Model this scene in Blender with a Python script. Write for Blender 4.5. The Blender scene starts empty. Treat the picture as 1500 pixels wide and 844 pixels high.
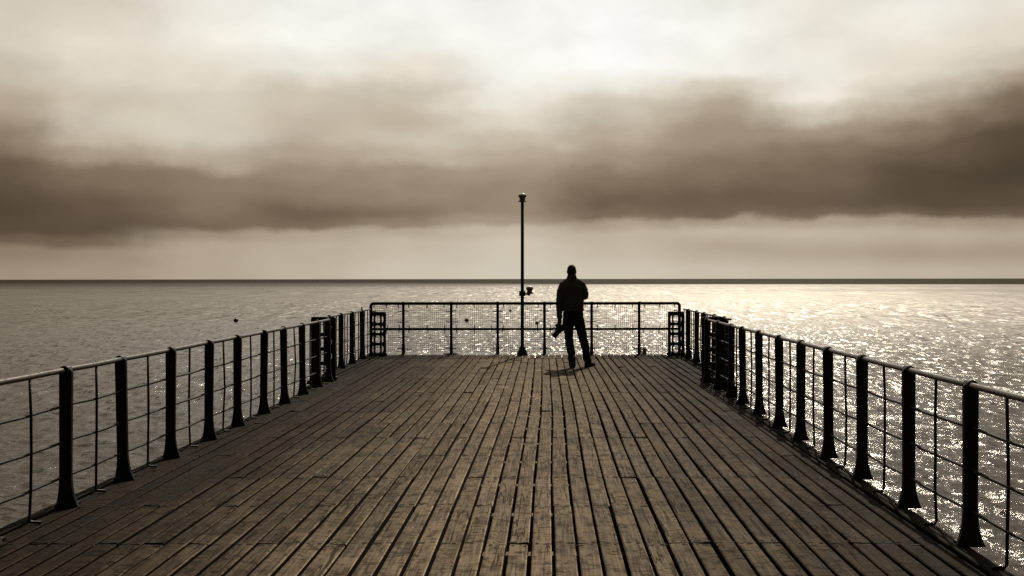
import bpy, bmesh, math, random
import numpy as np
from mathutils import Vector, Matrix, Quaternion, noise as mnoise

R = math.radians
random.seed(11)
rng = np.random.default_rng(5)
S = bpy.context.scene
COL = S.collection

# ------------------------------------------------------------------ camera
EYE = 1.57                       # eye height over the deck (deck top is z = 0)
SEA = -4.3                       # sea level
cam = bpy.data.cameras.new('camera'); cam.sensor_width = 36.0
cam.lens = 36.0 * 1458.0 / 1500.0
cam.clip_start = 0.05; cam.clip_end = 120000
co = bpy.data.objects.new('camera', cam); COL.objects.link(co)
cam.shift_x = -47 / 1500.0; cam.shift_y = -13.3 / 1500.0        # the picture is a crop: the pier's axis lies right of its middle
co.rotation_mode = 'QUATERNION'
co.rotation_quaternion = Vector((0, 1, 0)).to_track_quat('-Z', 'Y') @ Quaternion((0, 0, 1), -0.0012)
co.location = (0, 0, EYE)
S.camera = co

# ------------------------------------------------------------------ light
SUN_AZ, SUN_EL = R(11.5), R(47)
sl = bpy.data.lights.new('sun', 'SUN'); sl.energy = 5.0; sl.angle = R(0.6); sl.color = (1.0, 0.88, 0.70)
so = bpy.data.objects.new('sun', sl); COL.objects.link(so)
sdir = Vector((math.sin(SUN_AZ) * math.cos(SUN_EL), math.cos(SUN_AZ) * math.cos(SUN_EL), math.sin(SUN_EL)))
so.rotation_mode = 'QUATERNION'; so.rotation_quaternion = sdir.to_track_quat('Z', 'Y')
so.location = (10, 40, 60)

S.view_settings.view_transform = 'Standard'
S.view_settings.look = 'None'
S.view_settings.exposure = 0.0
S.view_settings.gamma = 1.0
S.cycles.use_denoising = False
S.cycles.max_bounces = 6
S.cycles.glossy_bounces = 3
S.cycles.diffuse_bounces = 3
S.cycles.caustics_reflective = False
S.cycles.caustics_refractive = False
S.cycles.sample_clamp_indirect = 2.0
S.cycles.pixel_filter_type = 'BLACKMAN_HARRIS'

# ------------------------------------------------------------------ node helpers
class NT:
    def __init__(s, tree): s.t = tree; s.n = tree.nodes; s.l = tree.links
    def new(s, typ, **kw):
        nd = s.n.new(typ)
        for k, v in kw.items(): setattr(nd, k, v)
        return nd
    def put(s, sock, v):
        if hasattr(v, 'is_output'): s.l.new(v, sock)
        elif v is not None:
            if sock.type == 'RGBA':
                v = (v, v, v, 1) if isinstance(v, (int, float)) else (*v[:3], 1)
            sock.default_value = v
    def math(s, op, a, b=None, c=None, clamp=False):
        nd = s.new('ShaderNodeMath', operation=op, use_clamp=clamp)
        for i, v in enumerate((a, b, c)):
            if v is not None: s.put(nd.inputs[i], v)
        return nd.outputs[0]
    def vmath(s, op, a, b=None):
        nd = s.new('ShaderNodeVectorMath', operation=op)
        s.put(nd.inputs[0], a)
        if b is not None: s.put(nd.inputs[1], b)
        return nd.outputs['Value'] if op in ('LENGTH', 'DOT_PRODUCT') else nd.outputs[0]
    def noise(s, vec, scale=1, detail=3, rough=.5, dist=0.0):
        nd = s.new('ShaderNodeTexNoise'); s.put(nd.inputs['Vector'], vec)
        nd.inputs['Scale'].default_value = scale; nd.inputs['Detail'].default_value = detail
        nd.inputs['Roughness'].default_value = rough; nd.inputs['Distortion'].default_value = dist
        return nd.outputs[0]
    def ramp(s, fac, stops, interp='LINEAR'):
        nd = s.new('ShaderNodeValToRGB'); cr = nd.color_ramp; cr.interpolation = interp
        while len(cr.elements) < len(stops): cr.elements.new(1.0)
        for e, (p, c) in zip(cr.elements, sorted(stops, key=lambda q: q[0])):
            e.position = p; e.color = (*c, 1) if len(c) == 3 else c
        s.put(nd.inputs[0], fac); return nd.outputs[0]
    def mapr(s, v, a, b, c, d, interp='SMOOTHSTEP'):
        nd = s.new('ShaderNodeMapRange', interpolation_type=interp)
        s.put(nd.inputs[0], v)
        for i, x in enumerate((a, b, c, d)): s.put(nd.inputs[i + 1], x)
        return nd.outputs[0]
    def mix(s, f, a, b, blend='MIX'):
        nd = s.new('ShaderNodeMix', data_type='RGBA', blend_type=blend)
        s.put(nd.inputs[0], f); s.put(nd.inputs[6], a); s.put(nd.inputs[7], b)
        return nd.outputs[2]

def lin(v):
    v /= 255.0
    return v / 12.92 if v <= .04045 else ((v + .055) / 1.055) ** 2.4
SEP = [(0, (0, 0, 0)), (30, (36, 30, 24)), (70, (82, 67, 52)), (120, (136, 119, 99)), (180, (191, 178, 158)),
       (230, (235, 229, 214)), (255, (255, 254, 250))]
def sepia(v):
    v = max(0, min(255, v))
    for (a, ca), (b, cb) in zip(SEP, SEP[1:]):
        if v <= b:
            t = (v - a) / (b - a)
            return tuple(lin(ca[i] + (cb[i] - ca[i]) * t) for i in range(3))

# ------------------------------------------------------------------ sky
W = bpy.data.worlds.new('World'); S.world = W; W.use_nodes = True
N = NT(W.node_tree); N.n.clear()
wout = N.new('ShaderNodeOutputWorld'); bg = N.new('ShaderNodeBackground')
tc = N.new('ShaderNodeTexCoord'); sep = N.new('ShaderNodeSeparateXYZ')
N.put(sep.inputs[0], tc.outputs['Generated'])
dx, dy, dz = sep.outputs
az = N.math('MULTIPLY', N.math('ARCTAN2', dx, dy), 180 / math.pi)       # degrees from +Y, to the right
el = N.math('MULTIPLY', N.math('ARCSINE', dz), 180 / math.pi)
# soft drift of the cloud edges
cmb = N.new('ShaderNodeCombineXYZ'); N.put(cmb.inputs[0], N.math('MULTIPLY', az, 0.24)); N.put(cmb.inputs[1], N.math('MULTIPLY', el, 0.38))
w1 = N.math('SUBTRACT', N.noise(cmb.outputs[0], 1.0, 5, .55), .5)
cmb2 = N.new('ShaderNodeCombineXYZ'); N.put(cmb2.inputs[0], N.math('ADD', N.math('MULTIPLY', az, 0.14), 7.3)); N.put(cmb2.inputs[1], N.math('MULTIPLY', el, 0.22))
w2 = N.math('SUBTRACT', N.noise(cmb2.outputs[0], 1.6, 6, .6), .5)
fade = N.mapr(el, 0.2, 3.2, 0.15, 1.0)
elw = N.math('ADD', el, N.math('MULTIPLY', N.math('MULTIPLY', w1, N.mapr(el, 2.5, 6.0, 1.15, 2.0)), fade))
azw = N.math('ADD', az, N.math('MULTIPLY', w2, 5.0))
YS = {0: 'x'}
SKY = {   # image column -> tone down that column of cloud (row, grey)
 0:   [(0,208),(50,206),(100,196),(150,168),(200,130),(250,93),(300,72),(335,78),(352,100),(366,128),(400,146)],
 150: [(0,210),(50,218),(100,213),(150,194),(180,200),(205,186),(228,155),(252,118),(300,92),(338,84),(354,108),(368,142),(400,152)],
 300: [(0,233),(50,230),(100,222),(150,206),(195,206),(235,172),(262,128),(300,122),(330,110),(342,145),(358,165),(400,167)],
 450: [(0,244),(50,241),(100,230),(140,196),(195,186),(225,160),(255,138),(282,126),(312,100),(330,112),(342,163),(362,174),(400,179)],
 600: [(0,246),(50,242),(100,222),(135,198),(172,182),(205,196),(228,180),(250,148),(282,136),(312,118),(328,134),(338,168),(356,186),(400,196)],
 750: [(0,246),(50,245),(100,242),(150,228),(182,212),(205,190),(226,168),(252,152),(282,138),(310,138),(324,152),(337,186),(360,196),(400,202)],
 900: [(0,250),(50,254),(90,249),(122,232),(152,204),(200,172),(230,148),(262,118),(300,100),(318,112),(330,158),(345,180),(365,186),(400,198)],
 1050:[(0,240),(50,243),(100,236),(130,202),(160,166),(200,144),(250,118),(290,98),(312,104),(325,152),(340,180),(362,166),(400,192)],
 1200:[(0,229),(50,229),(100,231),(142,228),(166,198),(190,150),(220,122),(260,104),(298,94),(314,106),(326,160),(341,180),(370,166),(400,187)],
 1350:[(0,233),(50,228),(100,216),(140,190),(165,160),(190,124),(220,96),(260,75),(298,76),(314,96),(326,150),(341,175),(370,156),(400,180)],
 1500:[(0,226),(50,214),(90,190),(112,152),(148,112),(200,74),(250,62),(298,78),(314,95),(326,150),(345,170),(370,155),(400,176)],
}
fel = N.math('DIVIDE', elw, 18.0, clamp=True)
cols = []
for x in sorted(SKY):
    stops = []
    for y, g in SKY[x]:
        e = math.degrees(math.atan((408.5 - y) / math.hypot(1458.0, x - 797.0)))
        g += 6 * (g > 212)
        g -= 9 * math.exp(-((g - 100) / 38.0) ** 2)
        stops.append((max(0.0, e / 18.0), sepia(g)))
    cols.append((math.degrees(math.atan((x - 797.0) / 1458.0)), N.ramp(fel, stops, 'EASE')))
sky = cols[0][1]
for (a0, _), (a1, c1) in zip(cols, cols[1:]):
    sky = N.mix(N.mapr(azw, a0, a1, 0.0, 1.0, 'SMOOTHSTEP'), sky, c1)
# soft billows and wisps within the cloud
cmb3 = N.new('ShaderNodeCombineXYZ'); N.put(cmb3.inputs[0], N.math('ADD', N.math('MULTIPLY', az, 0.26), 21.0)); N.put(cmb3.inputs[1], N.math('MULTIPLY', el, 0.48))
bil = N.noise(cmb3.outputs[0], 1.0, 3, .45, .25)
bamp = N.mapr(el, 0.6, 3.5, 0.25, 1.0)
bgain = N.math('ADD', 1.0, N.math('MULTIPLY', N.math('MULTIPLY', N.math('SUBTRACT', bil, .5), .30), bamp))
bgain = N.math('MULTIPLY', bgain, 1.0)
sky = N.mix(1.0, sky, bgain, 'MULTIPLY')
# above the frame: an even veil of cloud, brighter round the sun, duller behind
sd = N.new('ShaderNodeCombineXYZ')
for i in range(3): sd.inputs[i].default_value = sdir[i]
cosun = N.vmath('DOT_PRODUCT', tc.outputs['Generated'], sd.outputs[0])
veil = N.ramp(N.mapr(cosun, -1.0, 1.0, 0.0, 1.0, 'LINEAR'),
              [(0.0, (.045, .035, .026)), (.5, (.065, .052, .039)), (.70, (.10, .083, .063)), (.84, (.25, .21, .165)), (.90, (.44, .395, .33)), (.95, (.68, .64, .57)), (1.0, (.9, .87, .8))])
vn = N.noise(tc.outputs['Generated'], 3.0, 5, .55)
veil = N.mix(1.0, veil, N.ramp(vn, [(0.25, (.72, .70, .68)), (.75, (1.18, 1.17, 1.15))]), 'MULTIPLY')
behind = N.mapr(dy, -0.15, 0.75, 0.22, 1.0)
sky = N.mix(1.0, sky, behind, 'MULTIPLY')
sky = N.mix(N.mapr(el, 13.0, 26.0, 0.0, 1.0), sky, veil)
sky = N.mix(N.mapr(el, -2.0, 0.0, 1.0, 0.0), sky, (.05, .04, .03, 1))
# a little of the clear sky behind the cloud, in the picture's brown tone
nish = N.new('ShaderNodeTexSky', sky_type='NISHITA'); nish.sun_disc = False
nish.sun_elevation = SUN_EL; nish.sun_rotation = SUN_AZ
bw = N.new('ShaderNodeRGBToBW'); N.put(bw.inputs[0], nish.outputs[0])
clear = N.mix(1.0, (1.0, .88, .70, 1), bw.outputs[0], 'MULTIPLY')
bg2 = N.new('ShaderNodeBackground'); N.put(bg2.inputs[0], clear); bg2.inputs[1].default_value = 0.05
N.put(bg.inputs[0], sky); bg.inputs[1].default_value = 1.0
mx = N.new('ShaderNodeMixShader'); mx.inputs[0].default_value = 0.96
N.l.new(bg2.outputs[0], mx.inputs[1]); N.l.new(bg.outputs[0], mx.inputs[2]); N.l.new(mx.outputs[0], wout.inputs[0])

# ------------------------------------------------------------------ materials
def new_mat(name):
    m = bpy.data.materials.new(name); m.use_nodes = True
    n = NT(m.node_tree); b = m.node_tree.nodes['Principled BSDF']
    return m, n, b
def simple(name, col, rough=.5, metal=0.0, spec=.5, var=.35, scale=14, bump=.0):
    m, n, b = new_mat(name)
    t = n.new('ShaderNodeTexCoord')
    f = n.noise(t.outputs['Object'], scale, 5, .6)
    c0 = tuple(c * (1 - var) for c in col); c1 = tuple(c * (1 + var) for c in col)
    n.put(b.inputs['Base Color'], n.ramp(f, [(.3, c0), (.7, c1)]))
    n.put(b.inputs['Roughness'], n.mapr(n.noise(t.outputs['Object'], scale * 2.3, 3), .3, .7, max(.02, rough - .12), min(1, rough + .12), 'LINEAR'))
    b.inputs['Metallic'].default_value = metal
    b.inputs['Specular IOR Level'].default_value = spec
    if bump:
        bp = n.new('ShaderNodeBump'); bp.inputs['Strength'].default_value = .6; bp.inputs['Distance'].default_value = bump
        n.put(bp.inputs['Height'], n.noise(t.outputs['Object'], scale * 5, 4, .6)); n.put(b.inputs['Normal'], bp.outputs[0])
    return m

M_black = simple('black_paint', (.006, .0053, .0046), .5, 0, .2, bump=.002)
M_rail = simple('worn_rail_metal', (.05, .041, .030), .36, .3, .5, var=.45, scale=9, bump=.001)
M_wire = simple('dark_wire', (.005, .0042, .0033), .6, 0, .15)
M_meshwire = simple('mesh_wire', (.035, .03, .024), .5, .2, .4)
M_beam = simple('wet_timber', (.035, .028, .02), .8, 0, .3, bump=.004)
M_nail = simple('nail_iron', (.007, .005, .0035), .8, 0, .1)
M_lens = simple('lantern_glass', (.06, .052, .045), .25, 0, .5)
M_cap = simple('white_plastic', (.80, .77, .70), .3, 0, .5, var=.06)
M_jumper = simple('grey_wool', (.042, .039, .034), .9, 0, .2, scale=40, bump=.003)
M_jeans = simple('dark_denim', (.007, .0065, .006), .9, 0, .15, scale=40, bump=.002)
M_skin = simple('skin', (.10, .075, .056), .6, 0, .3, var=.1)
M_hair = simple('dark_hair', (.006, .005, .004), .8, 0, .2, scale=80)
M_shoe = simple('black_leather', (.008, .007, .006), .6, 0, .25)
M_cam = simple('camera_rubber', (.008, .0075, .007), .65, 0, .25)
M_glass = simple('camera_glass', (.01, .01, .01), .08, 0, .5)
M_eye = simple('eye_white', (.5, .47, .42), .2)
M_buoy_d = simple('dark_buoy', (.05, .036, .026), .5, 0, .4, bump=.004)
M_buoy_l = simple('tan_buoy', (.22, .18, .13), .5, 0, .4)
M_weed = simple('dry_weed', (.38, .31, .21), .9, 0, .2)
M_moss = simple('dark_moss', (.03, .025, .016), .95, 0, .1)
M_chalk = simple('dropping_white', (.26, .235, .195), .9, 0, .2)

def wood(name, gain):
    m, n, b = new_mat(name)
    t = n.new('ShaderNodeTexCoord'); oi = n.new('ShaderNodeObjectInfo'); geo = n.new('ShaderNodeNewGeometry')
    rnd = oi.outputs['Random']
    off = n.new('ShaderNodeCombineXYZ')
    n.put(off.inputs[0], n.math('MULTIPLY', rnd, 37.0)); n.put(off.inputs[1], n.math('MULTIPLY', rnd, 91.0)); n.put(off.inputs[2], n.math('MULTIPLY', rnd, 53.0))
    p = n.vmath('ADD', t.outputs['Object'], off.outputs[0])
    def sc(x, y, z=1): return n.vmath('MULTIPLY', p, (x, y, z))
    grain = n.noise(sc(70, 2.6, 10), 1, 4, .6, .4)
    mott = n.noise(sc(5, 2.2, 2), 1, 6, .65, .6)
    blot = n.noise(sc(11, 6, 3), 1, 5, .7, .8)
    base = n.mix(n.mapr(mott, .32, .68, 0, 1), (.020, .015, .0105, 1), (.118, .095, .069, 1))
    base = n.mix(n.mapr(grain, .36, .70, 0, .8), base, (.150, .122, .090, 1))
    base = n.mix(n.mapr(blot, .50, .68, 0, .85), base, (.024, .0165, .0105, 1))
    # long splits along the grain
    a = n.math('ABSOLUTE', n.math('SUBTRACT', n.noise(sc(17, .75, 1), 1, 3, .55, .3), .5))
    split = n.math('MULTIPLY', n.mapr(a, .006, .020, 1, 0), n.mapr(n.noise(sc(6, .9, 1), 1.0, 2), .50, .57, 0, 1))
    # wavy hairline checks across the board
    c = n.math('ABSOLUTE', n.math('SUBTRACT', n.noise(sc(4.5, 15, 1), 1, 3, .5, .5), .5))
    chk = n.math('MULTIPLY', n.mapr(c, .006, .030, 1, 0), n.mapr(n.noise(sc(9, 7, 1), 1.0, 3), .42, .56, 0, 1))
    crack = n.math('MAXIMUM', split, n.math('MULTIPLY', chk, .9))
    base = n.mix(n.math('MULTIPLY', crack, .9), base, (.012, .008, .005, 1))
    # each board weathered its own way; a vignette painted into the colour, paler mid-pier, darker along the sides
    base = n.mix(1.0, base, n.ramp(rnd, [(0, (.80, .79, .78)), (.5, (1.0, 1.0, 1.0)), (1, (1.16, 1.16, 1.16))]), 'MULTIPLY')
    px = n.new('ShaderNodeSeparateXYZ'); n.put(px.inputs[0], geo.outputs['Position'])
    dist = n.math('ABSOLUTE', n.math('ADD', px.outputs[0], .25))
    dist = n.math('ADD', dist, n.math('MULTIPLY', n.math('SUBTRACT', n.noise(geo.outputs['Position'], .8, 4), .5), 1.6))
    vignette = n.mapr(dist, .0, 2.75, 1.16, .10)
    base = n.mix(1.0, base, vignette, 'MULTIPLY')
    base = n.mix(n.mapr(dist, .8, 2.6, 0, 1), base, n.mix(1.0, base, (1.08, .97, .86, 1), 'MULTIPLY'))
    base = n.mix(1.0, base, (1.02, .99, .945, 1), 'MULTIPLY')
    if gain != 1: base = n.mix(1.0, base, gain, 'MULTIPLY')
    n.put(b.inputs['Base Color'], base)
    n.put(b.inputs['Roughness'], n.mapr(mott, .3, .7, .62, .85, 'LINEAR'))
    b.inputs['Specular IOR Level'].default_value = .03
    h = n.math('ADD', n.math('MULTIPLY', grain, .35), n.math('MULTIPLY', mott, .5))
    h = n.math('SUBTRACT', h, n.math('MULTIPLY', crack, 1.1))
    bp = n.new('ShaderNodeBump'); bp.inputs['Strength'].default_value = .8; bp.inputs['Distance'].default_value = .0055
    n.put(bp.inputs['Height'], h); n.put(b.inputs['Normal'], bp.outputs[0])
    return m
M_wood = wood('weathered_deck_wood', 1.0)
M_edge = wood('sunlit_board_edge', 2.3)  # sun-facing board edges: the catch of sun painted in as paler wood
M_side = simple('dark_board_flank', (.006, .0045, .003), .9, 0, .05)
M_joist = simple('grey_joist', (.12, .095, .068), .9, 0, .2)

FA, FB, FC = .34, .32, .26
def sea_mat():
    m, n, b = new_mat('sea_water')
    geo = n.new('ShaderNodeNewGeometry'); pos = geo.outputs['Position']
    sp = n.new('ShaderNodeSeparateXYZ'); n.put(sp.inputs[0], pos)
    dist = n.vmath('LENGTH', pos)
    drift = n.noise(n.vmath('MULTIPLY', pos, (.0009, .004, 0)), 1, 4, .55)       # wind streaks on the water
    ld = n.math('LOGARITHM', dist, 10.0)
    near = n.mapr(ld, 1.5, 2.55, .15, .46)
    near = n.math('ADD', near, n.math('MULTIPLY', n.math('SUBTRACT', drift, .5), .06))
    # facets: each wavelet face leans its own way, finer ones near by and whole crests farther out
    def facets(cx, cy, a, b2, seed, amp):
        v = n.new('ShaderNodeTexVoronoi', voronoi_dimensions='2D', feature='F1')
        wob = n.noise(n.vmath('MULTIPLY', pos, (.35 / cx, .35 / cy, 0)), 1.0, 2, .5)
        q = n.vmath('ADD', n.vmath('MULTIPLY', pos, (1 / cx, 1 / cy, 0)), (seed, seed * 1.7, 0))
        n.put(v.inputs['Vector'], n.vmath('ADD', q, n.vmath('MULTIPLY', wob, (.8, .8, 0)))); v.inputs['Scale'].default_value = 1.0
        wn = n.new('ShaderNodeTexWhiteNoise', noise_dimensions='3D'); n.put(wn.inputs['Vector'], v.outputs['Color'])
        t = n.vmath('SUBTRACT', n.vmath('ADD', v.outputs['Color'], wn.outputs['Color']), (1, 1, 1))
        w = n.math('MULTIPLY', n.mapr(ld, a - .12, a + .12, 0, 1), n.mapr(ld, b2 - .12, b2 + .12, 1, 0))
        return n.vmath('MULTIPLY', t, n.vmath('MULTIPLY', n.vmath('MULTIPLY', w, (1, 1, 0)), (amp * .9, amp * 1.15, 0)))
    lean = n.vmath('ADD', facets(.19, .75, 1.66, 2.12, 3.1, FA), facets(.42, 3.8, 2.12, 2.5, 9.7, FB))
    lean = n.vmath('ADD', lean, facets(.11, .30, 1.1, 1.66, 5.9, .13))
    lean = n.vmath('ADD', lean, facets(1.05, 22, 2.5, 3.02, 15.3, FC))
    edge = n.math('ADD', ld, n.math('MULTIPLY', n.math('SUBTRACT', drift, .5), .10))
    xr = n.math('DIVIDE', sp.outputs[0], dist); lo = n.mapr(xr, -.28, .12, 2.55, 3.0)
    cloud_shade = n.math('ADD', n.mapr(n.math('ADD', ld, n.math('MULTIPLY', n.math('SUBTRACT', drift, .5), .9)), 2.62, 3.0, 0, .40), n.mapr(edge, lo, n.mapr(xr, -.28, .12, 3.4, 3.05), 0, .60))
    cloud_shade = n.math('ADD', cloud_shade, n.math('MULTIPLY', n.math('MULTIPLY', n.mapr(edge, 2.64, 2.70, 0, 1), n.mapr(edge, 2.74, 2.82, 1, 0)), n.mapr(xr, .05, .3, 0, .30)), clamp=True)   # cloud shadow put into the far water by dulling its reflection
    n.put(b.inputs['Roughness'], n.mapr(cloud_shade, 0, 1, near, .5, 'LINEAR'))
    n.put(b.inputs['IOR'], n.mapr(cloud_shade, 0, 1, n.mapr(ld, 1.5, 2.2, 1.31, 1.62), 1.04, 'LINEAR'))
    n.put(b.inputs['Base Color'], n.mix(n.noise(pos, .05, 3), (.020, .0145, .009, 1), (.032, .0235, .0145, 1)))
    tg = n.new('ShaderNodeTangent', direction_type='RADIAL', axis='Z'); n.put(b.inputs['Tangent'], tg.outputs[0])
    n.put(b.inputs['Anisotropic'], n.mapr(ld, 1.6, 2.3, .0, .28)); b.inputs['Anisotropic Rotation'].default_value = .25
    damp = n.mapr(ld, 1.7, 2.4, 1.0, 0.0)
    h = n.math('MULTIPLY', n.noise(n.vmath('MULTIPLY', pos, (.9, 2.3, 1)), 1.0, 5, .6, .6), .105)
    h = n.math('ADD', h, n.math('MULTIPLY', n.noise(n.vmath('MULTIPLY', pos, (3.4, 9, 1)), 1.0, 3, .55, .8), .022))
    h = n.math('MULTIPLY', h, damp)
    bp = n.new('ShaderNodeBump'); bp.inputs['Strength'].default_value = 1.0; bp.inputs['Distance'].default_value = 1.0
    n.put(bp.inputs['Height'], h)
    n.put(b.inputs['Normal'], n.vmath('NORMALIZE', n.vmath('ADD', bp.outputs[0], lean)))
    b.inputs['Specular Tint'].default_value = (1.0, .91, .78, 1)
    return m
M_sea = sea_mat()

# ------------------------------------------------------------------ mesh helpers
class MB:
    def __init__(s): s.v = []; s.f = []
    def add(s, v, f):
        o = len(s.v); s.v += [tuple(p) for p in v]; s.f += [tuple(i + o for i in q) for q in f]
    def box(s, c, d, rot=None):
        x, y, z = (k / 2 for k in d)
        v = [Vector((a, b_, c_)) for c_ in (-z, z) for b_ in (-y, y) for a in (-x, x)]
        if rot is not None: v = [rot @ p for p in v]
        s.add([p + Vector(c) for p in v], [(0,2,3,1),(4,5,7,6),(0,1,5,4),(2,6,7,3),(0,4,6,2),(1,3,7,5)])
    def tube(s, pts, r, n=8, cap=True):
        pts = [Vector(p) for p in pts]; rs = r if isinstance(r, (list, tuple)) else [r] * len(pts)
        rings = []; up = None
        for i, p in enumerate(pts):
            d = (pts[min(i + 1, len(pts) - 1)] - pts[max(i - 1, 0)]).normalized()
            if up is None: up = Vector((0, 0, 1)) if abs(d.z) < .9 else Vector((0, 1, 0))
            a = d.cross(up).normalized(); b = a.cross(d).normalized(); up = b
            rings.append([p + (a * math.cos(t) + b * math.sin(t)) * rs[i] for t in [2 * math.pi * k / n for k in range(n)]])
        s.loft(rings, cap)
    def loft(s, rings, cap=True):
        n = len(rings[0]); v = [p for q in rings for p in q]; f = []
        for i in range(len(rings) - 1):
            for k in range(n):
                f.append((i*n + k, (i+1)*n + k, (i+1)*n + (k+1) % n, i*n + (k+1) % n))
        if cap:
            f.append(tuple(range(n))); f.append(tuple(reversed(range((len(rings)-1)*n, len(rings)*n))))
        s.add(v, f)
    def lathe(s, c, prof, n=16):
        c = Vector(c)
        s.loft([[c + Vector((r * math.cos(2*math.pi*k/n), r * math.sin(2*math.pi*k/n), z)) for k in range(n)] for r, z in prof])
    def ball(s, c, r, n=14, m=9, rot=None):
        r = (r, r, r) if not isinstance(r, (list, tuple)) else r
        rings = []
        for i in range(m):
            th = math.pi * (i + .001 if i == 0 else (i - .001 if i == m - 1 else i)) / (m - 1)
            ring = []
            for k in range(n):
                p = Vector((r[0]*math.sin(th)*math.cos(2*math.pi*k/n), r[1]*math.sin(th)*math.sin(2*math.pi*k/n), -r[2]*math.cos(th)))
                if rot is not None: p = rot @ p
                ring.append(p + Vector(c))
            rings.append(ring)
        s.loft(rings)
    def build(s, name, mat, parent=None, smooth=False, bevel=0, loc=(0, 0, 0), fix=True):
        me = bpy.data.meshes.new(name); me.from_pydata(s.v, [], s.f)
        if fix or bevel:
            bm = bmesh.new(); bm.from_mesh(me)
            if bevel:
                bmesh.ops.bevel(bm, geom=[e for e in bm.edges], offset=bevel, segments=1, affect='EDGES', clamp_overlap=True)
            bmesh.ops.recalc_face_normals(bm, faces=bm.faces); bm.to_mesh(me); bm.free()
        if smooth:
            me.polygons.foreach_set('use_smooth', [True] * len(me.polygons))
        me.materials.append(mat)
        return link(name, me, parent, loc)
def link(name, me, parent=None, loc=(0, 0, 0)):
    o = bpy.data.objects.new(name, me); COL.objects.link(o); o.location = loc
    if parent is not None: o.parent = parent
    return o
def tag(o, label=None, cat=None, group=None, kind=None):
    for k, v in (('label', label), ('category', cat), ('group', group), ('kind', kind)):
        if v: o[k] = v
    return o
def empty(name, loc, label=None, cat=None, group=None, rz=0):
    o = bpy.data.objects.new(name, None); COL.objects.link(o); o.location = loc; o.rotation_euler = (0, 0, rz); o.empty_display_size = .2
    return tag(o, label, cat, group)
def share(o, parent, loc=(0, 0, 0)):
    c = o.copy(); COL.objects.link(c); c.parent = parent; c.location = loc; return c
def plate(name, outer, holes, th, mat, parent=None, loc=(0, 0, 0)):
    """flat plate in local XZ with openings, th thick along Y"""
    bm = bmesh.new(); edges = []
    for loop in [outer] + holes:
        vs = [bm.verts.new((x, -th / 2, z)) for x, z in loop]
        edges += [bm.edges.new((vs[i], vs[(i + 1) % len(vs)])) for i in range(len(vs))]
    r = bmesh.ops.triangle_fill(bm, edges=edges, use_beauty=True)
    fs = [g for g in r['geom'] if isinstance(g, bmesh.types.BMFace)]
    ex = bmesh.ops.extrude_face_region(bm, geom=fs)
    bmesh.ops.translate(bm, verts=[g for g in ex['geom'] if isinstance(g, bmesh.types.BMVert)], vec=(0, th, 0))
    bmesh.ops.recalc_face_normals(bm, faces=bm.faces)
    me = bpy.data.meshes.new(name); bm.to_mesh(me); bm.free(); me.materials.append(mat)
    return link(name, me, parent, loc)

# ------------------------------------------------------------------ sea: one sheet to the horizon, real waves near the pier
def build_sea():
    front = np.radians(np.linspace(-44, 44, 700)); back = np.radians(np.linspace(44, 316, 72))[1:-1]
    ang = np.concatenate([front, back])
    rr = np.concatenate([np.geomspace(1.0, 13, 12)[:-1], np.geomspace(13, 420, 1000), np.geomspace(420, 60000, 70)[1:]])
    A, Rr = np.meshgrid(ang, rr)
    X, Y = Rr * np.sin(A), Rr * np.cos(A); Z = np.zeros_like(X)
    cell_r = np.gradient(rr)[:, None] * np.ones_like(A); fr = (np.arange(len(ang)) < 700)[None, :]
    cell = np.maximum(cell_r, np.where(fr, Rr * R(.126), Rr * .07))
    wind = R(200)                                  # waves run roughly toward the viewer
    for i in range(100):
        lam = .36 * (3.6 / .36) ** rng.random()
        th = wind + rng.normal(0, .85)
        k = 2 * math.pi / lam
        amp = .0047 * lam ** .85 / (1 + (lam / 3.2) ** 2)
        fadew = np.clip((lam / cell - 2.5) / 3.0, 0, 1)
        ph = k * (X * math.sin(th) + Y * math.cos(th)) + rng.random() * 6.283
        s = np.sin(ph)
        Z += amp * fadew * (s + .25 * np.cos(2 * ph) if i % 2 else 1.1 - 2.2 * np.abs(np.sin(ph / 2)))
    nr, na = X.shape
    co_ = np.stack([X, Y, Z], -1).reshape(-1, 3)
    co_ = np.vstack([co_, [[0, 0, 0]]])
    i, j = np.meshgrid(np.arange(nr - 1), np.arange(na), indexing='ij'); j2 = (j + 1) % na
    q = np.stack([i*na + j, i*na + j2, (i+1)*na + j2, (i+1)*na + j], -1).reshape(-1, 4)[:, ::-1]
    t = np.stack([np.full(na, nr*na), (np.arange(na) + 1) % na, np.arange(na)], -1)[:, ::-1]
    me = bpy.data.meshes.new('sea')
    me.vertices.add(len(co_)); me.vertices.foreach_set('co', co_.astype(np.float32).ravel())
    nl = q.size + t.size
    me.loops.add(nl); me.loops.foreach_set('vertex_index', np.concatenate([q.ravel(), t.ravel()]).astype(np.int32))
    np_ = len(q) + len(t); me.polygons.add(np_)
    st = np.concatenate([np.arange(len(q)) * 4, len(q) * 4 + np.arange(len(t)) * 3]).astype(np.int32)
    me.polygons.foreach_set('loop_start', st)
    me.update(calc_edges=True); me.validate()
    me.polygons.foreach_set('use_smooth', np.ones(len(me.polygons), dtype=bool))
    bm = None
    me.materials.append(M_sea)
    if me.polygons[len(q) // 2].normal.z < 0: me.flip_normals()
    o = link('sea', me, None, (0, 0, SEA)); tag(o, 'rippled grey brown sea glittering under the sun', None, None, 'structure')
build_sea()

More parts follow.
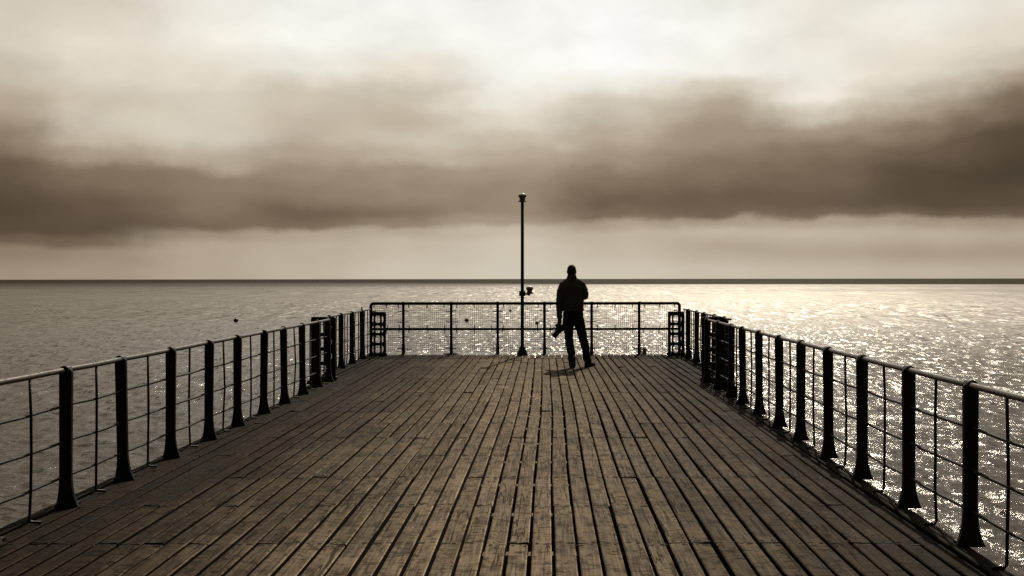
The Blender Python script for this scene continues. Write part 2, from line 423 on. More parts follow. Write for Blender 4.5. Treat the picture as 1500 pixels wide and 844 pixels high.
# ------------------------------------------------------------------ pier deck
PITCH, GAP, TH = .1357, .0205, .05
JY = [5.91 + .985 * k for k in range(-5, 15)] + [20.62]
STEP_Y = JY[15] - 5 * 0 if False else 5.91 + .985 * 10 - .45          # where the pier head widens, about 15.3 m
XL_NEAR, XR_NEAR, XL_FAR, XR_FAR = -3.385, 2.575, -3.66, 2.95
def warp(y):                     # the boards wander a little sideways
    pts = [(0, -.05), (5.2, -.044), (8.1, -.036), (11.9, 0), (14.5, .003), (20.7, -.004)]
    for (a, va), (b, vb) in zip(pts, pts[1:]):
        if y <= b: return va + (vb - va) * (y - a) / (b - a)
    return pts[-1][1]
pier = empty('pier', (0, 0, 0), 'timber boarded pier head with gaps between long weathered planks', 'pier')
nails = MB()
PL = []
def plank(x0, x1, y0, y1):
    ends = .004
    y0 += ends + random.uniform(0, .006); y1 -= ends + random.uniform(0, .006)
    z = random.gauss(0, .0028); tilt = random.gauss(0, .0022); yaw_ = random.gauss(0, .0035)
    jl, jr = random.gauss(0, .0022), random.gauss(0, .0022)
    n = max(2, int((y1 - y0) / .8)); ym = (y0 + y1) / 2; xm = (x0 + x1) / 2
    mb = MB(); rings = []; be = .006
    for i in range(n + 1):
        y = y0 + (y1 - y0) * i / n
        s = warp(y) + yaw_ * (i / n - .5); l = x0 + jl + s + random.gauss(0, .0007); r = x1 + jr + s + random.gauss(0, .0007)
        zz = z + random.gauss(0, .0009)
        # a slightly hollowed (worn) top with eased arrises
        rings.append([(l - xm, y - ym, -TH + zz), (r - xm, y - ym, -TH + zz), (r - xm, y - ym, zz - be + tilt),
                      (r - be - xm, y - ym, zz + tilt), ((l + r) / 2 - xm, y - ym, zz - .0012), (l + be - xm, y - ym, zz - tilt), (l - xm, y - ym, zz - be - tilt)])
    mb.loft([[Vector(p) for p in q] for q in rings])
    o = mb.build('plank', M_wood, pier, loc=(xm, ym, 0)); PL.append(o)
    o.data.materials.append(M_side); o.data.materials.append(M_edge)                      # flanks coloured near black so the gaps read dark
    for q in o.data.polygons:
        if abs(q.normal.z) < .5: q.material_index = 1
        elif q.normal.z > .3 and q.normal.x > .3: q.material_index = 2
    w = x1 - x0
    for jy in JY:
        if y0 - .05 < jy < y1 + .05:
            yy = min(max(jy, y0 + .035), y1 - .035)
            for u in (.22, .78):
                if random.random() < .93:
                    cx = x0 + w * u + warp(yy) + random.gauss(0, .006); cy = yy + random.gauss(0, .008)
                    rx_, ry_ = .013 * random.uniform(.7, 2.3), .010 * random.uniform(.8, 1.4)
                    nails.add([(cx + rx_ * math.cos(t), cy + ry_ * math.sin(t), z + .0016) for t in [k * math.pi / 3 for k in range(6)]], [(0,1,2,3,4,5)])
def lane(k):
    g0 = -.041 + k * PITCH + GAP / 2; g1 = -.041 + (k + 1) * PITCH - GAP / 2
    def clip(a, b): return max(g0, a), min(g1, b)
    start = random.randint(1, 3); br = [0] + list(range(start, len(JY) - 1, random.choice((2, 3, 3, 4))))
    ys = [JY[i] for i in br]
    if len(JY) - 1 - br[-1] < 2 and len(ys) > 1: ys.pop()
    ys.append(20.66 + random.uniform(-.015, .015))
    a, b = clip(XL_NEAR, XR_NEAR); a2, b2 = clip(XL_FAR, XR_FAR)
    if b - a > .03:
        for y0, y1 in zip(ys, ys[1:]): plank(a, b, y0, y1)
    elif b2 - a2 > .03:
        plank(a2, b2, STEP_Y, 20.66)
for k in range(-27, 23): lane(k)
nm = nails.build('nail_heads', M_nail, pier, fix=False); nm['kind'] = 'stuff'
jm = None
for y in JY[:-1]:
    far = y > STEP_Y
    mb = MB(); a, b = (XL_FAR + .085, XR_FAR - .085) if far else (XL_NEAR + .085, XR_NEAR - .085)
    mb.box(((a + b) / 2, 0, -TH - .012 - .16), (b - a, .085, .32)); mb.build('joist', M_joist, pier, loc=(0, y, 0))
mb = MB(); mb.box(((XL_FAR + XR_FAR) / 2, 20.56, -.232), (XR_FAR - XL_FAR - .04, .14, .34)); mb.build('end_beam', M_beam, pier)
for x, y0, y1 in ((XL_NEAR + .045, .5, STEP_Y), (XR_NEAR - .045, .5, STEP_Y), (XL_FAR + .045, STEP_Y - .1, 20.63), (XR_FAR - .045, STEP_Y - .1, 20.63)):
    mb = MB(); mb.box((x, (y0 + y1) / 2, -.27), (.07, y1 - y0, .40)); mb.build('edge_beam', M_beam, pier, bevel=.008)
for y in (3.5, 8.4, 13.3, 18.2):
    mb = MB(); mb.box((-.4, y, -.56), (6.0, .3, .34)); mb.build('cross_head', M_beam, pier, bevel=.01)
    for x in (-3.0, -.4, 2.2):
        mb = MB(); mb.tube([(x, y, -.73), (x, y, -9)], .17, 14); mb.build('pile', M_beam, pier, smooth=False)
# pale splashes left by birds
for px, py, sx in ((-.10, 16.95, .04), (-.54, 15.35, .035), (-.56, 14.35, .045)):
    mb = MB(); n = 18
    ring = lambda r0, j: [Vector((px + sx * r0 * (1 + random.uniform(-j, j)) * math.cos(2*math.pi*i/n), py + sx * 1.5 * r0 * (1 + random.uniform(-j, j)) * math.sin(2*math.pi*i/n), .0065)) for i in range(n)]
    mb.loft([ring(1, .2), ring(.55, .2)], cap=False); mb.build('dropping', M_chalk, pier)

# ------------------------------------------------------------------ railings
def post_mesh(inner):
    """cast post plate facing along the pier; inner = +1 when the deck is on its +X side"""
    def prof(side, fl):
        out = []
        for t in np.linspace(0, 1, 11):
            z = .28 * t; out.append((side * (.041 + fl * (1 - t) ** 3.2), z))
        out.append((side * .042, .60)); out.append((side * .044, .90))
        return out
    r = prof(1, .052 if inner > 0 else .046); l = prof(-1, .026 if inner > 0 else .045)
    top = [(.044 * math.cos(a), .925 + .045 * math.sin(a)) for a in np.linspace(0, math.pi, 9)]
    outer = r + top + l[::-1]
    o = plate('post', outer, [], .034, M_black)
    bm = bmesh.new(); bm.from_mesh(o.data)
    bmesh.ops.bevel(bm, geom=[e for e in bm.edges if e.is_boundary or e.calc_face_angle(0) > .9], offset=.004, segments=1, affect='EDGES')
    # stiffening web behind the plate and the bolted lugs where the wires pass
    def bx(c, d):
        g = bmesh.ops.create_cube(bm, size=1.0); bmesh.ops.scale(bm, vec=d, verts=g['verts']); bmesh.ops.translate(bm, vec=c, verts=g['verts'])
    bx((0, .036, .44), (.016, .044, .86))
    bx((0, .03, .012), (.13, .11, .02))
    for z in (.215, .455, .70): bx((0, 0, z), (.022, .062, .022))
    bm.to_mesh(o.data); bm.free()
    me = o.data; bpy.data.objects.remove(o); return me
POST = {1: post_mesh(1), -1: post_mesh(-1)}
def clamp_mesh():
    mb = MB(); n = 10; rings = []
    for y in (-.034, .034):
        rings.append([Vector((.033 * math.cos(a), y, .033 * math.sin(a))) for a in [2*math.pi*k/n for k in range(n)]])
    mb.loft(rings); o = mb.build('rail_clamp', M_black, bevel=.004, smooth=False); me = o.data; bpy.data.objects.remove(o); return me
CLAMP = clamp_mesh()

def railing(label, x, inner, posts, y0, y1, two_rods=False, bent=(), hr=.019):
    t = empty('railing', (x, y0, 0), label, 'railing', 'post and wire railings along the pier sides')
    for y in posts:
        p = link('post', POST[inner], t, (random.gauss(0, .004), y - y0, 0)); p.rotation_euler = (random.gauss(0, .006), random.gauss(0, .006), random.gauss(0, .03))
        link('rail_clamp', CLAMP, p, (0, 0, .945))
    def wavy(z, r, n=10, amp=.004):
        pts = []
        m = max(4, int((y1 - y0) / .24))
        for i in range(m + 1):
            y = (y1 - y0) * i / m
            d = min([abs(y + y0 - q) for q in posts] or [0]); sag = amp * math.sin(min(d / .48, 1) * math.pi / 2)
            pts.append((random.gauss(0, amp * .3), y, z - sag + random.gauss(0, amp * .25)))
        mb = MB(); mb.tube(pts, r, n); return mb
    wavy(.945, hr, 12, .002).build('handrail', M_rail, t, smooth=True)
    for z in (.215, .455, .70): wavy(z, .0095, 6, .007).build('wire', M_wire, t, smooth=True)
    alls = [posts[0] - .955] + list(posts) + [posts[-1] + .955]
    for a, b in zip(alls, alls[1:]):
        fr = (.36, .64) if two_rods else (.5,)
        for u in fr:
            y = a + (b - a) * u - y0
            if not (0.02 < y < y1 - y0 - .02): continue
            s = random.gauss(0, .008); pts = [(s * .3, y, .93), (s, y + random.gauss(0, .004), .70), (s * 1.4, y + random.gauss(0, .006), .455), (s * .8, y + random.gauss(0, .006), .215)]
            if (round(a, 1), u) in bent: pts += [(-.012, y - .05, .10), (-.01, y - .07, .05), (0.01, y - .03, .012), (.05 * inner, y, .012)]
            else: pts += [(0, y, .03), (.012 * inner, y, .012), (.075 * inner, y, .010)]
            mb = MB(); mb.tube(pts, .0100, 6); mb.build('rod', M_black, t, smooth=True)
    return t
LP = [3.99, 4.95, 5.91, 6.87, 7.81, 8.79, 9.79, 10.70, 11.70, 12.64, 13.62, 14.52, 15.24]
railing('black post and wire railing along the left edge of the near deck', -3.306, 1, LP, 3.4, 15.30)
RP = [3.95, 4.89, 5.83, 6.81, 7.79, 8.70, 9.66, 10.52, 11.51, 12.47, 13.25, 14.22, 15.16]
railing('black post and wire railing along the right edge of the near deck', 2.49, -1, RP, 3.4, 15.22)
LF = [16.55, 17.53, 18.52, 19.56]
tl = railing('short black railing on the left of the wider pier head, holding a bent rod', -3.583, 1, LF, 15.62, 20.5, True, ((17.5, .64),), .016)
RF = [15.85, 16.85, 17.82, 18.76, 19.78]
railing('short black railing on the right of the wider pier head, behind the near right railing', 2.87, -1, RF, 15.30, 20.5, True, (), .016)
mb = MB(); mb.tube([(.0, 3.94 + .035 * math.cos(a), .995 + .035 * math.sin(a)) for a in np.linspace(0, 2 * math.pi, 13)], .006, 6); mb.build('ring', M_wire, tl, smooth=True)

# openwork iron panels that close the steps in the railing line
def openwork(label, x0, x1, y, h):
    w = x1 - x0; c = .03
    t = empty('openwork_panel', ((x0 + x1) / 2, y, 0), label, 'panel', 'openwork iron panels between the railings')
    outer = [(-w/2, 0), (w/2, 0), (w/2, h - c), (w/2 - c * .3, h - c * .3), (w/2 - c, h), (-w/2 + c, h), (-w/2 + c * .3, h - c * .3), (-w/2, h - c)]
    holes = []; rows = 4; rh = (h - .09) / rows; sx = w * .155; bw_ = w * .105
    cw = w - 2 * sx
    a = -w/2 + sx; b = a + w * .095; c2 = b + bw_; d = w/2 - sx - w * .095 - bw_; e = d + bw_; f = w/2 - sx
    for i in range(rows):
        z0 = .055 + i * rh + .012; z1 = .055 + (i + 1) * rh - .045; zm = (z0 + z1) / 2; hh = (z1 - z0) / 2
        T = np.linspace(-math.pi/2, math.pi/2, 9)
        holes.append([(b - (b - a) * math.cos(q), zm + hh * math.sin(q)) for q in T])
        holes.append([(e + (f - e) * math.cos(q), zm + hh * math.sin(q)) for q in T])
        r = min(.03, (d - c2) / 2.2)
        ring = []
        for (cx, cz, s0) in ((d - r, z1 - r, 0), (c2 + r, z1 - r, 1), (c2 + r, z0 + r, 2), (d - r, z0 + r, 3)):
            for q in np.linspace(0, math.pi/2, 4): ring.append((cx + r * math.cos(s0*math.pi/2 + q), cz + r * math.sin(s0*math.pi/2 + q)))
        holes.append(ring)
    plate('panel_plate', outer, holes, .028, M_black, t)
    for i in range(rows):
        z = .055 + i * rh + .5 * rh + .03
        mb = MB(); mb.tube([(c2 - .01, -.018, z), (d + .01, -.018, z + random.uniform(-.004, .004))], .006, 6); mb.build('rung', M_wire, t, smooth=True)
        mb = MB(); mb.tube([(c2 + .015, -.03, z + .06), (c2 + .05, -.03, z + .058)], .005, 6); mb.build('hook', M_wire, t, smooth=True)
    mb = MB(); mb.box((0, -.005, .03), (w + .04, .09, .055)); mb.build('foot', M_black, t, bevel=.006)
    return t
openwork('black openwork iron panel closing the step between near and far left railings', -3.625, -3.24, 15.48, .985)
openwork('black openwork iron panel closing the step between near and far right railings', 2.42, 2.76, 15.30, .985)
openwork('black openwork iron panel at the left end of the mesh railing', -3.57, -3.235, 20.36, .90)
openwork('black openwork iron panel at the right end of the mesh railing', 2.53, 2.86, 20.36, .90)

# end railing with wire mesh
def end_railing():
    Y0 = 20.6; t = empty('mesh_railing', (0, Y0, 0), 'tubular black railing filled with square wire mesh across the pier end', 'railing')
    xs = [-2.914, -1.923, -.962, .007, .983, 1.966]; xa, xb = -3.585, 2.80; zt, zm = 1.065, .535; r = .033
    rc = .06
    arc = lambda cx, s: [(cx + s * rc * math.cos(a), 0, zt - rc + rc * math.sin(a)) for a in np.linspace(0, math.pi / 2, 6)]
    left = arc(xa + rc, -1); right = arc(xb - rc, 1)
    mb = MB(); mb.tube([(xa, 0, 0)] + left + [(xs[i], 0, zt) for i in range(6)] + right[::-1] + [(xb, 0, 0)], r, 12); mb.build('top_rail', M_black, t, smooth=True)
    mb = MB(); mb.tube([(xa, 0, zm), (-1, 0, zm), (1, 0, zm), (xb, 0, zm)], .028, 10); mb.build('middle_rail', M_black, t, smooth=True)
    for x in xs:
        mb = MB(); mb.tube([(x, 0, 0), (x, 0, .22), (x, 0, .23), (x, 0, zt)], [.036, .034, .03, .03], 12); mb.lathe((x, 0, zt - .03), [(.03, 0), (.041, .004), (.041, .05), (.03, .066)], 12)
        mb.lathe((x, 0, 0), [(.07, 0), (.07, .012), (.04, .02)], 12)
        mb.build('rail_post', M_black, t, smooth=False)
    ex = [xa] + xs + [xb]
    wm = None
    for a, b in zip(ex, ex[1:]):
        for z0, z1 in ((.065, zm - .045), (zm + .045, zt - .055)):
            x0, x1 = a + .05, b - .05
            mb = MB(); wr = .0026; p = .0415
            nx = int((x1 - x0) / p); nz = int((z1 - z0) / p)
            for i in range(nx + 1):
                x = x0 + (x1 - x0) * i / nx + random.gauss(0, .001); q = random.gauss(0, .002)
                mb.tube([(x, .004, z0), (x + q, .004 + random.gauss(0, .004), (z0 + z1) / 2), (x, .004, z1)], wr, 4)
            for i in range(nz + 1):
                z = z0 + (z1 - z0) * i / nz + random.gauss(0, .001); m = 4
                mb.tube([(x0 + (x1 - x0) * j / m, -.003, z + random.gauss(0, .0018)) for j in range(m + 1)], wr, 4)
            mb.build('mesh_infill', M_meshwire, t, fix=False)
            w = x1 - x0; low = z0 < .3
            cl = []
            for u in (.12, .5, .86):
                cl.append(((a + (b - a) * u, -.02, (z1 + .014)), (.017, .016, .105)))
                if not low: cl.append(((a + (b - a) * u, -.02, z0 - .012), (.017, .016, .105)))
            for v in ((.75, .25) if not low else (.72, .16)):
                for xx in (a + .055, b - .055): cl.append(((xx, -.02, z0 + (z1 - z0) * v), (.125, .016, .017)))
            for c, d in cl:
                mb = MB(); mb.box((c[0] + random.gauss(0, .008), c[1], c[2] + random.gauss(0, .005)), d, Matrix.Rotation(random.gauss(0, .08), 3, 'Y')); mb.build('clip', M_black, t)
end_railing()

# ------------------------------------------------------------------ navigation light pole
def lantern(parent, x, z, s=1.0):
    mb = MB(); mb.lathe((x, 0, z), [(.070*s, 0), (.098*s, .0), (.098*s, .010*s), (.072*s, .03*s), (.058*s, .065*s), (.060*s, .085*s), (.078*s, .108*s), (.084*s, .112*s), (.084*s, .128*s)], 20)
    l = mb.build('lantern', M_lens, parent, smooth=False)
    mb = MB(); mb.lathe((x, 0, z), [(.080*s, .1285*s), (.080*s, .150*s), (.070*s, .166*s), (.045*s, .178*s), (.01*s, .182*s)], 20)
    mb.build('lantern_cap', M_cap, l, smooth=True)
t = empty('light_pole', (-.449, 20.42, 0), 'tall slim black pole with a small white topped lantern at its tip', 'light pole')
mb = MB(); mb.tube([(0, 0, .02), (.002, 0, 1.2), (.006, 0, 3.16)], [.036, .035, .033], 14); mb.build('pole', M_black, t, smooth=True)
mb = MB(); mb.lathe((0, 0, 0), [(.105, 0), (.108, .03), (.10, .07), (.062, .15), (.05, .185), (.033, .20)], 18); mb.build('base', M_black, t)
lantern(t, .006, 3.145, 1.0)
mb = MB(); mb.box((0.0, 0, 1.27), (.128, .12, .105)); mb.build('bracket_box', M_black, t, bevel=.006)
mb = MB(); mb.tube([(.06, 0, 1.265), (.11, 0, 1.255), (.165, 0, 1.245)], [.02, .022, .027], 10); mb.build('arm', M_black, t, smooth=True)
lantern(t, .152, 1.262, .9)
mb = MB(); mb.tube([(-.085, -.04, 1.188), (0, -.045, 1.19), (.10, -.04, 1.184)], .005, 6); mb.build('cable_tie', M_wire, t)

# ------------------------------------------------------------------ buoys
def buoy(px, py, r, mat, label):
    D = py - 408.5; Y = 1458.0 * (EYE - SEA) / D; X = (px - 797.0) / 1458.0 * Y
    t = empty('buoy', (X, Y, SEA + .06), label, 'buoy', 'buoys floating beyond the pier')
    mb = MB(); mb.ball((0, 0, r * .80), (r, r, r * .96), 18, 12); mb.build('float', mat, t, smooth=True)
    mb = MB(); mb.tube([(0, 0, r * 1.7), (0, 0, r * 1.9)], r * .16, 8); mb.tube([(r * .13 * math.cos(a), 0, r * 1.9 + r * .13 * math.sin(a)) for a in np.linspace(-.6, math.pi + .6, 8)], r * .05, 6); mb.build('lifting_eye', M_wire, t)
    mb = MB(); mb.lathe((0, 0, r * .5), [(r * 1.0, -.02), (r * 1.035, -.02), (r * 1.035, .05), (r * 1.0, .05)], 18); mb.build('collar', M_wire, t)
buoy(345.5, 472, .32, M_buoy_d, 'dark round buoy on open water, seen over the left railing')
buoy(683.5, 472, .28, M_buoy_d, 'dark round buoy seen through the mesh, left of the light pole')
buoy(747.5, 457, .24, M_buoy_d, 'smallest dark buoy, seen through the mesh just left of the pole')
buoy(786.5, 476, .25, M_buoy_l, 'tan buoy seen through the mesh between the pole and the standing man')

# ------------------------------------------------------------------ weeds at the pier end
def weed(x, y, h, w, n, mat, label, leafw=.01):
    t = empty('weed', (x, y, 0), label, 'plant')
    st = MB(); lf = MB()
    for i in range(n):
        a = random.uniform(0, 6.283); rr = abs(random.gauss(0, .5)) * w; hh = h * random.uniform(.5, 1.05)
        p0 = Vector((random.gauss(0, w * .25), random.gauss(0, w * .2), 0)); p1 = p0 + Vector((math.cos(a) * rr * .5, math.sin(a) * rr * .5, hh * .6)); p2 = p0 + Vector((math.cos(a) * rr, math.sin(a) * rr, hh))
        st.tube([p0, p1, p2], [.003, .0025, .0015], 4)
        for k in range(6):
            q = p0.lerp(p2, random.uniform(.25, 1)); d = Vector((random.gauss(0, 1), random.gauss(0, 1), random.gauss(.3, .7))).normalized(); e = d.cross(Vector((0, 0, 1))).normalized()
            L = leafw * random.uniform(1.5, 3)
            lf.add([q, q + d * L * .5 + e * leafw * .5, q + d * L, q + d * L * .5 - e * leafw * .5], [(0, 1, 2, 3)])
    st.build('stem', mat, t, fix=False); lf.build('foliage', mat, t, fix=False)
weed(2.07, 20.66, .16, .12, 60, M_weed, 'ragged dry weed growing at the pier end by the right mesh railing', .014)
weed(-1.93, 20.62, .035, .22, 60, M_moss, 'low dark weed growing along the pier edge at a mesh railing post', .012)

# ------------------------------------------------------------------ the man
def smooth_union(name, build, voxel, mat, parent, smooth=5, disp=0.0, dscale=9.0, loc=(0, 0, 0), post=None):
    mb = MB(); build(mb)
    o = mb.build(name, mat, None, fix=True)
    m1 = o.modifiers.new('r', 'REMESH'); m1.mode = 'VOXEL'; m1.voxel_size = voxel
    m2 = o.modifiers.new('s', 'SMOOTH'); m2.iterations = smooth; m2.factor = .5
    dg = bpy.context.evaluated_depsgraph_get(); dg.update()
    me = bpy.data.meshes.new_from_object(o.evaluated_get(dg)); me.name = name
    old = o.data; bpy.data.objects.remove(o); bpy.data.meshes.remove(old)
    if disp:
        for v in me.vertices:
            p = v.co
            nz = mnoise.noise(Vector((p.x * dscale, p.y * dscale, p.z * dscale * 2.0))) + .5 * mnoise.noise(Vector((p.x * dscale * 2.3, p.y * dscale * 2.3 + 4, p.z * dscale * 4.5)))
            v.co = p + v.normal * nz * disp
    if post:
        for v in me.vertices: post(v)
    me.polygons.foreach_set('use_smooth', [True] * len(me.polygons))
    me.materials.clear(); me.materials.append(mat)
    return link(name, me, parent, loc)
def limb(mb, pts, n=14):
    """tapering limb: list of (x, y, z, r)"""
    mb.tube([p[:3] for p in pts], [p[3] for p in pts], n)
    for p in (pts[0], pts[-1]): mb.ball(p[:3], p[3] * .995, 12, 9)
def stack(mb, rows, n=20):
    mb.loft([[Vector((cx + rx * math.cos(a), cy + ry * math.sin(a), z)) for a in [2*math.pi*k/n for k in range(n)]] for (cx, cy, z, rx, ry) in rows])

man = empty('person', (.495, 17.6, 0), 'man in grey jumper and dark trousers standing with his back turned, camera in hand', 'person')
# joints: x right, y away, z up
SHL, ELL, WRL = (-.172, 0, 1.45), (-.228, -.03, 1.165), (-.222, .02, .875)
SHR, ELR, WRR = (.175, 0, 1.455), (.235, -.02, 1.255), (.14, .22, 1.36)
HIPL, KNL, ANL = (-.085, 0, .90), (-.055, .03, .50), (-.002, -.01, .085)
HIPR, KNR, ANR = (.105, .0, .90), (.205, .09, .50), (.292, .20, .085)
def hand(mb, wrist, palm_dir, side_dir, curl_dir, s=1.0, curls=(.9, 1.0, 1.05, 1.0)):
    w = Vector(wrist); d = Vector(palm_dir).normalized(); sd = Vector(side_dir).normalized(); cd = Vector(curl_dir).normalized()
    c = w + d * .05 * s
    rot = Matrix((sd, cd, d)).transposed()
    mb.ball(c, (.042 * s, .017 * s, .056 * s), 14, 9, rot)
    for i, (u, L) in enumerate(((-.03, .072), (-.010, .082), (.011, .077), (.030, .060))):
        p = w + d * .092 * s + sd * u * s; q = p; ang = 0.15; pts = [(*(p - d * .02 * s), .0098 * s), (*p, .0096 * s)]
        for j, frac in enumerate((.45, .32, .23)):
            ang += curls[i] * (.55 if j == 0 else .75)
            q = q + (d * math.cos(ang) + cd * math.sin(ang)) * L * frac * s
            pts.append((*q, (.0090, .0082, .0070)[j] * s))
        limb(mb, pts, 8)
    p = w + d * .03 * s - sd * .034 * s
    limb(mb, [(*(p + sd * .012 * s), .0125 * s), (*(p + (d * .028 - sd * .012 + cd * .018) * s), .0115 * s), (*(p + (d * .055 - sd * .002 + cd * .036) * s), .0088 * s)], 8)
def body(mb):
    # head: skull, jaw, nose, ears
    mb.ball((-.008, .0, 1.722), (.079, .097, .096), 20, 14)
    mb.ball((-.008, .030, 1.658), (.068, .066, .070), 18, 12)
    mb.ball((-.008, .085, 1.622), (.024, .022, .02), 12, 8)
    limb(mb, [(-.008, .092, 1.725, .009), (-.008, .112, 1.690, .014)], 10)
    for e in (-1, 1): mb.ball((-.008 + e * .078, -.005, 1.695), (.010, .020, .030), 12, 8)
    mb.ball((-.008, .098, 1.652), (.022, .010, .010), 12, 8)
    limb(mb, [(-.007, -.012, 1.68, .074), (-.004, -.008, 1.56, .071), (0, 0, 1.50, .07)], 16)
    stack(mb, [(0,0,.86,.12,.09), (0,0,.93,.165,.115), (.005,0,1.02,.155,.105), (.01,0,1.12,.142,.095), (.005,0,1.25,.158,.108), (0,0,1.38,.175,.112), (0,0,1.46,.165,.095), (0,0,1.52,.09,.07)])
    limb(mb, [(*SHL, .060), (-.21, -.02, 1.32, .050), (*ELL, .041), (-.226, 0, 1.05, .038), (*WRL, .028)])
    limb(mb, [(*SHR, .060), (.218, -.01, 1.36, .050), (*ELR, .041), (.19, .10, 1.30, .038), (*WRR, .028)])
    hand(mb, WRL, (.02, .06, -1), (.85, .5, .05), (.5, -.85, 0), 1.08, (1.0, 1.05, 1.1, 1.1))
    hand(mb, WRR, (-.75, .45, .5), (.2, -.5, .85), (-.4, -.7, -.3), 1.0, (.8, .9, .95, 1.0))
    for h, k, a in ((HIPL, KNL, ANL), (HIPR, KNR, ANR)):
        h, k, a = map(Vector, (h, k, a)); cf = k.lerp(a, .3) + Vector((0, -.015, 0))
        limb(mb, [(*h, .082), (*h.lerp(k, .5), .070), (*k, .053), (*cf, .054), (*a, .036)])
    for a, d in ((ANL, (.10, 1, 0)), (ANR, (.55, .83, 0))):
        a = Vector(a); d = Vector(d).normalized(); limb(mb, [(*(a + d * -.03 + Vector((0, 0, -.045))), .032), (*(a + d * .08 + Vector((0, 0, -.048))), .030), (*(a + d * .15 + Vector((0, 0, -.055))), .024)])
smooth_union('body', body, .0065, M_skin, man, 3)
def jumper(mb):
    stack(mb, [(.018,0,1.005,.172,.118), (.018,0,1.03,.184,.13), (.022,0,1.08,.186,.135), (.022,-.005,1.20,.186,.138), (.015,-.01,1.32,.198,.142), (.005,-.008,1.42,.212,.132), (.0,0,1.49,.190,.11), (-.003,0,1.54,.125,.088), (-.005,0,1.575,.088,.078)], 24)
    stack(mb, [(-.006,-.002,1.50,.10,.09), (-.006,-.004,1.56,.093,.088), (-.006,-.006,1.615,.084,.085), (-.006,-.006,1.640,.079,.082)], 20)
    limb(mb, [(-.10, -.004, 1.515, .060), (-.165, 0, 1.455, .070), (-.198, -.012, 1.36, .070), (*ELL, .064), (-.228, -.005, 1.05, .058), (-.224, .012, .945, .053), (-.222, .018, .880, .047)])
    limb(mb, [(.10, -.004, 1.518, .060), (.168, 0, 1.460, .070), (.214, -.008, 1.37, .072), (.236, -.018, 1.28, .060), (*ELR, .056), (.20, .07, 1.285, .052), (.155, .18, 1.34, .043), (.145, .205, 1.352, .035)])
smooth_union('jumper', jumper, .010, M_jumper, man, 4, .010, 8.0)
def trousers(mb):
    stack(mb, [(.02,.0,.80,.10,.085), (.02,-.005,.86,.168,.125), (.02,-.005,.94,.182,.13), (.02,0,1.02,.168,.115)], 24)
    limb(mb, [(-.072, -.005, .87, .098), (-.070, .0, .76, .096), (-.062, .015, .62, .084), (-.052, .03, .50, .078), (-.035, .015, .37, .075), (-.012, -.005, .22, .070), (.0, -.01, .14, .066), (.002, -.012, .055, .060)])
    limb(mb, [(.112, -.005, .87, .098), (.135, .02, .76, .096), (.170, .055, .62, .084), (.200, .085, .50, .078), (.228, .10, .37, .075), (.262, .155, .22, .070), (.28, .185, .14, .066), (.291, .197, .06, .060)])
def tpost(v):
    z = v.co.z
    if z < .72:
        k = (1 - z / .72); w = math.sin(z * 52 + 5 * v.co.x) * .006 * k + math.sin(z * 23 + 9 * v.co.y + v.co.x * 14) * .007 * k
        v.co += v.normal * w
smooth_union('trousers', trousers, .010, M_jeans, man, 4, .006, 9.0, post=tpost)
for a, d in ((ANL, (.06, 1, 0)), (ANR, (.62, .78, 0))):
    def shoe(mb):
        A = Vector(a); D = Vector(d).normalized(); up = Vector((0, 0, 1)); sd = D.cross(up)
        rot = Matrix((sd, D, up)).transposed()
        mb.ball(A + D * .045 + up * (-.038), (.048, .135, .042), 18, 11, rot)
        mb.ball(A + D * .12 + up * (-.046), (.05, .075, .034), 16, 9, rot)
        mb.ball(A + D * -.04 + up * (-.02), (.043, .055, .06), 16, 9, rot)
        limb(mb, [(*(A + D * -.02), .046), (*(A + D * -.015 + up * .07), .048)], 14)
        mb.box(A + D * .05 + up * (-.073), (.084, .24, .022), rot)
    smooth_union('shoe', shoe, .0075, M_shoe, man, 3)
def hair(mb):
    mb.ball((-.008, -.006, 1.731), (.0795, .0985, .0935), 22, 14); mb.ball((-.008, -.030, 1.690), (.077, .075, .085), 18, 12)
smooth_union('hair', hair, .008, M_hair, man, 3, .0012, 40)
for e in (-1, 1):
    mb = MB(); mb.ball((-.008 + e * .031, .083, 1.715), .0125, 12, 8); mb.build('eye', M_eye, man, smooth=True)
mb = MB(); mb.loft([[Vector((.018 + (rx) * math.cos(q), -.001 + ry * math.sin(q), z)) for q in [2*math.pi*k/28 for k in range(28)]] for z, rx, ry in ((1.002, .183, .130), (1.006, .190, .137), (1.040, .193, .140), (1.048, .188, .136))], False); mb.build('waistband', M_jumper, man, smooth=True)

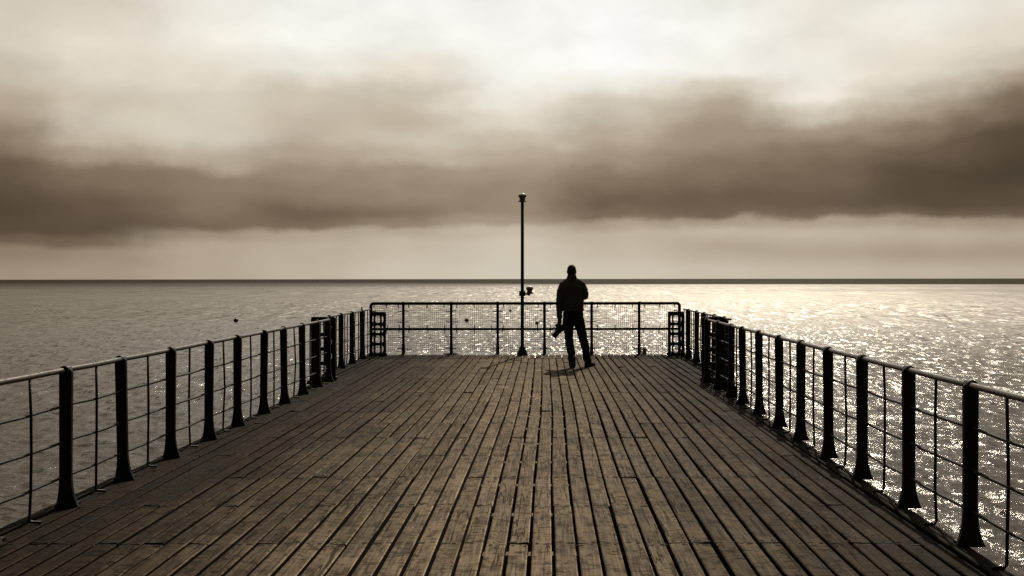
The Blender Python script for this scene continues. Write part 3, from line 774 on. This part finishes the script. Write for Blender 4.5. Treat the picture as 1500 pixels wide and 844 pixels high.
# ------------------------------------------------------------------ the camera he carries
cm = empty('hand_camera', (.495 - .205, 17.60, .70), 'black camera with lens and strap dangling from the left hand of the man', 'camera')
rot = Matrix.Rotation(R(-44), 3, 'Y') @ Matrix.Rotation(R(14), 3, 'Z')
cm.rotation_euler = rot.to_euler(); cm.scale = (1.36, 1.36, 1.36)
mb = MB(); mb.box((0, 0, 0), (.070, .135, .098)); mb.build('camera_body', M_cam, cm, bevel=.010)
mb = MB(); mb.loft([[Vector((x, y, z)) for x, y in ((-.03, -.033), (.03, -.033), (.03, .033), (-.03, .033))] for z in (.045,)] + [[Vector((x, y, .078)) for x, y in ((-.028, -.018), (.012, -.018), (.012, .018), (-.028, .018))]]); mb.build('viewfinder_hump', M_cam, cm, bevel=.004)
mb = MB(); mb.box((.012, .058, .052), (.058, .034, .022)); mb.build('grip', M_cam, cm, bevel=.007)
def tl_(mb, x0, x1, r0, r1, n=20):
    mb.loft([[Vector((x, r * math.cos(2*math.pi*k/n), r * math.sin(2*math.pi*k/n) - .012)) for k in range(n)] for x, r in ((x0, r0), (x1, r1))])
mb = MB(); tl_(mb, -.034, -.075, .034, .034); tl_(mb, -.0752, -.115, .037, .036); ln = mb.build('lens', M_cam, cm, bevel=.002)
n = 20; mb = MB(); prof = [(-.1152, .038), (-.143, .044), (-.143, .041), (-.116, .034)]
mb.loft([[Vector((x, r * math.cos(2*math.pi*k/n), r * math.sin(2*math.pi*k/n) - .012)) for k in range(n)] for x, r in prof], False); mb.build('lens_hood', M_cam, ln)
mb = MB(); mb.loft([[Vector((-.1154, r * math.cos(2*math.pi*k/n), r * math.sin(2*math.pi*k/n) - .012)) for k in range(n)] for r in (.033, .001)], False); mb.build('front_glass', M_glass, ln)
def ribbon(pts, w):
    mb = MB(); rings = []
    for i, p in enumerate(pts):
        p = Vector(p); d = Vector(pts[min(i + 1, len(pts) - 1)]) - Vector(pts[max(0, i - 1)]); s_ = d.cross(Vector((0, 1, 0))).normalized() * .0012; h = Vector((0, w / 2, 0)); h = h + Vector((w * .35, 0, w * .1))
        rings.append([p - h - s_, p + h - s_, p + h + s_, p - h + s_])
    mb.loft(rings); return mb
ribbon([(.02, -.07, .04), (.055, -.075, 0), (.060, -.06, -.06), (.06, -.03, -.125), (.035, 0, -.165), (.02, .02, -.11), (.045, .055, -.03), (.03, .07, .04)], .034).build('strap', M_cam, cm)
ribbon([(-.02, .07, .045), (-.055, .06, .075), (-.075, .04, .05), (-.06, .01, .01)], .02).build('strap', M_cam, cm)
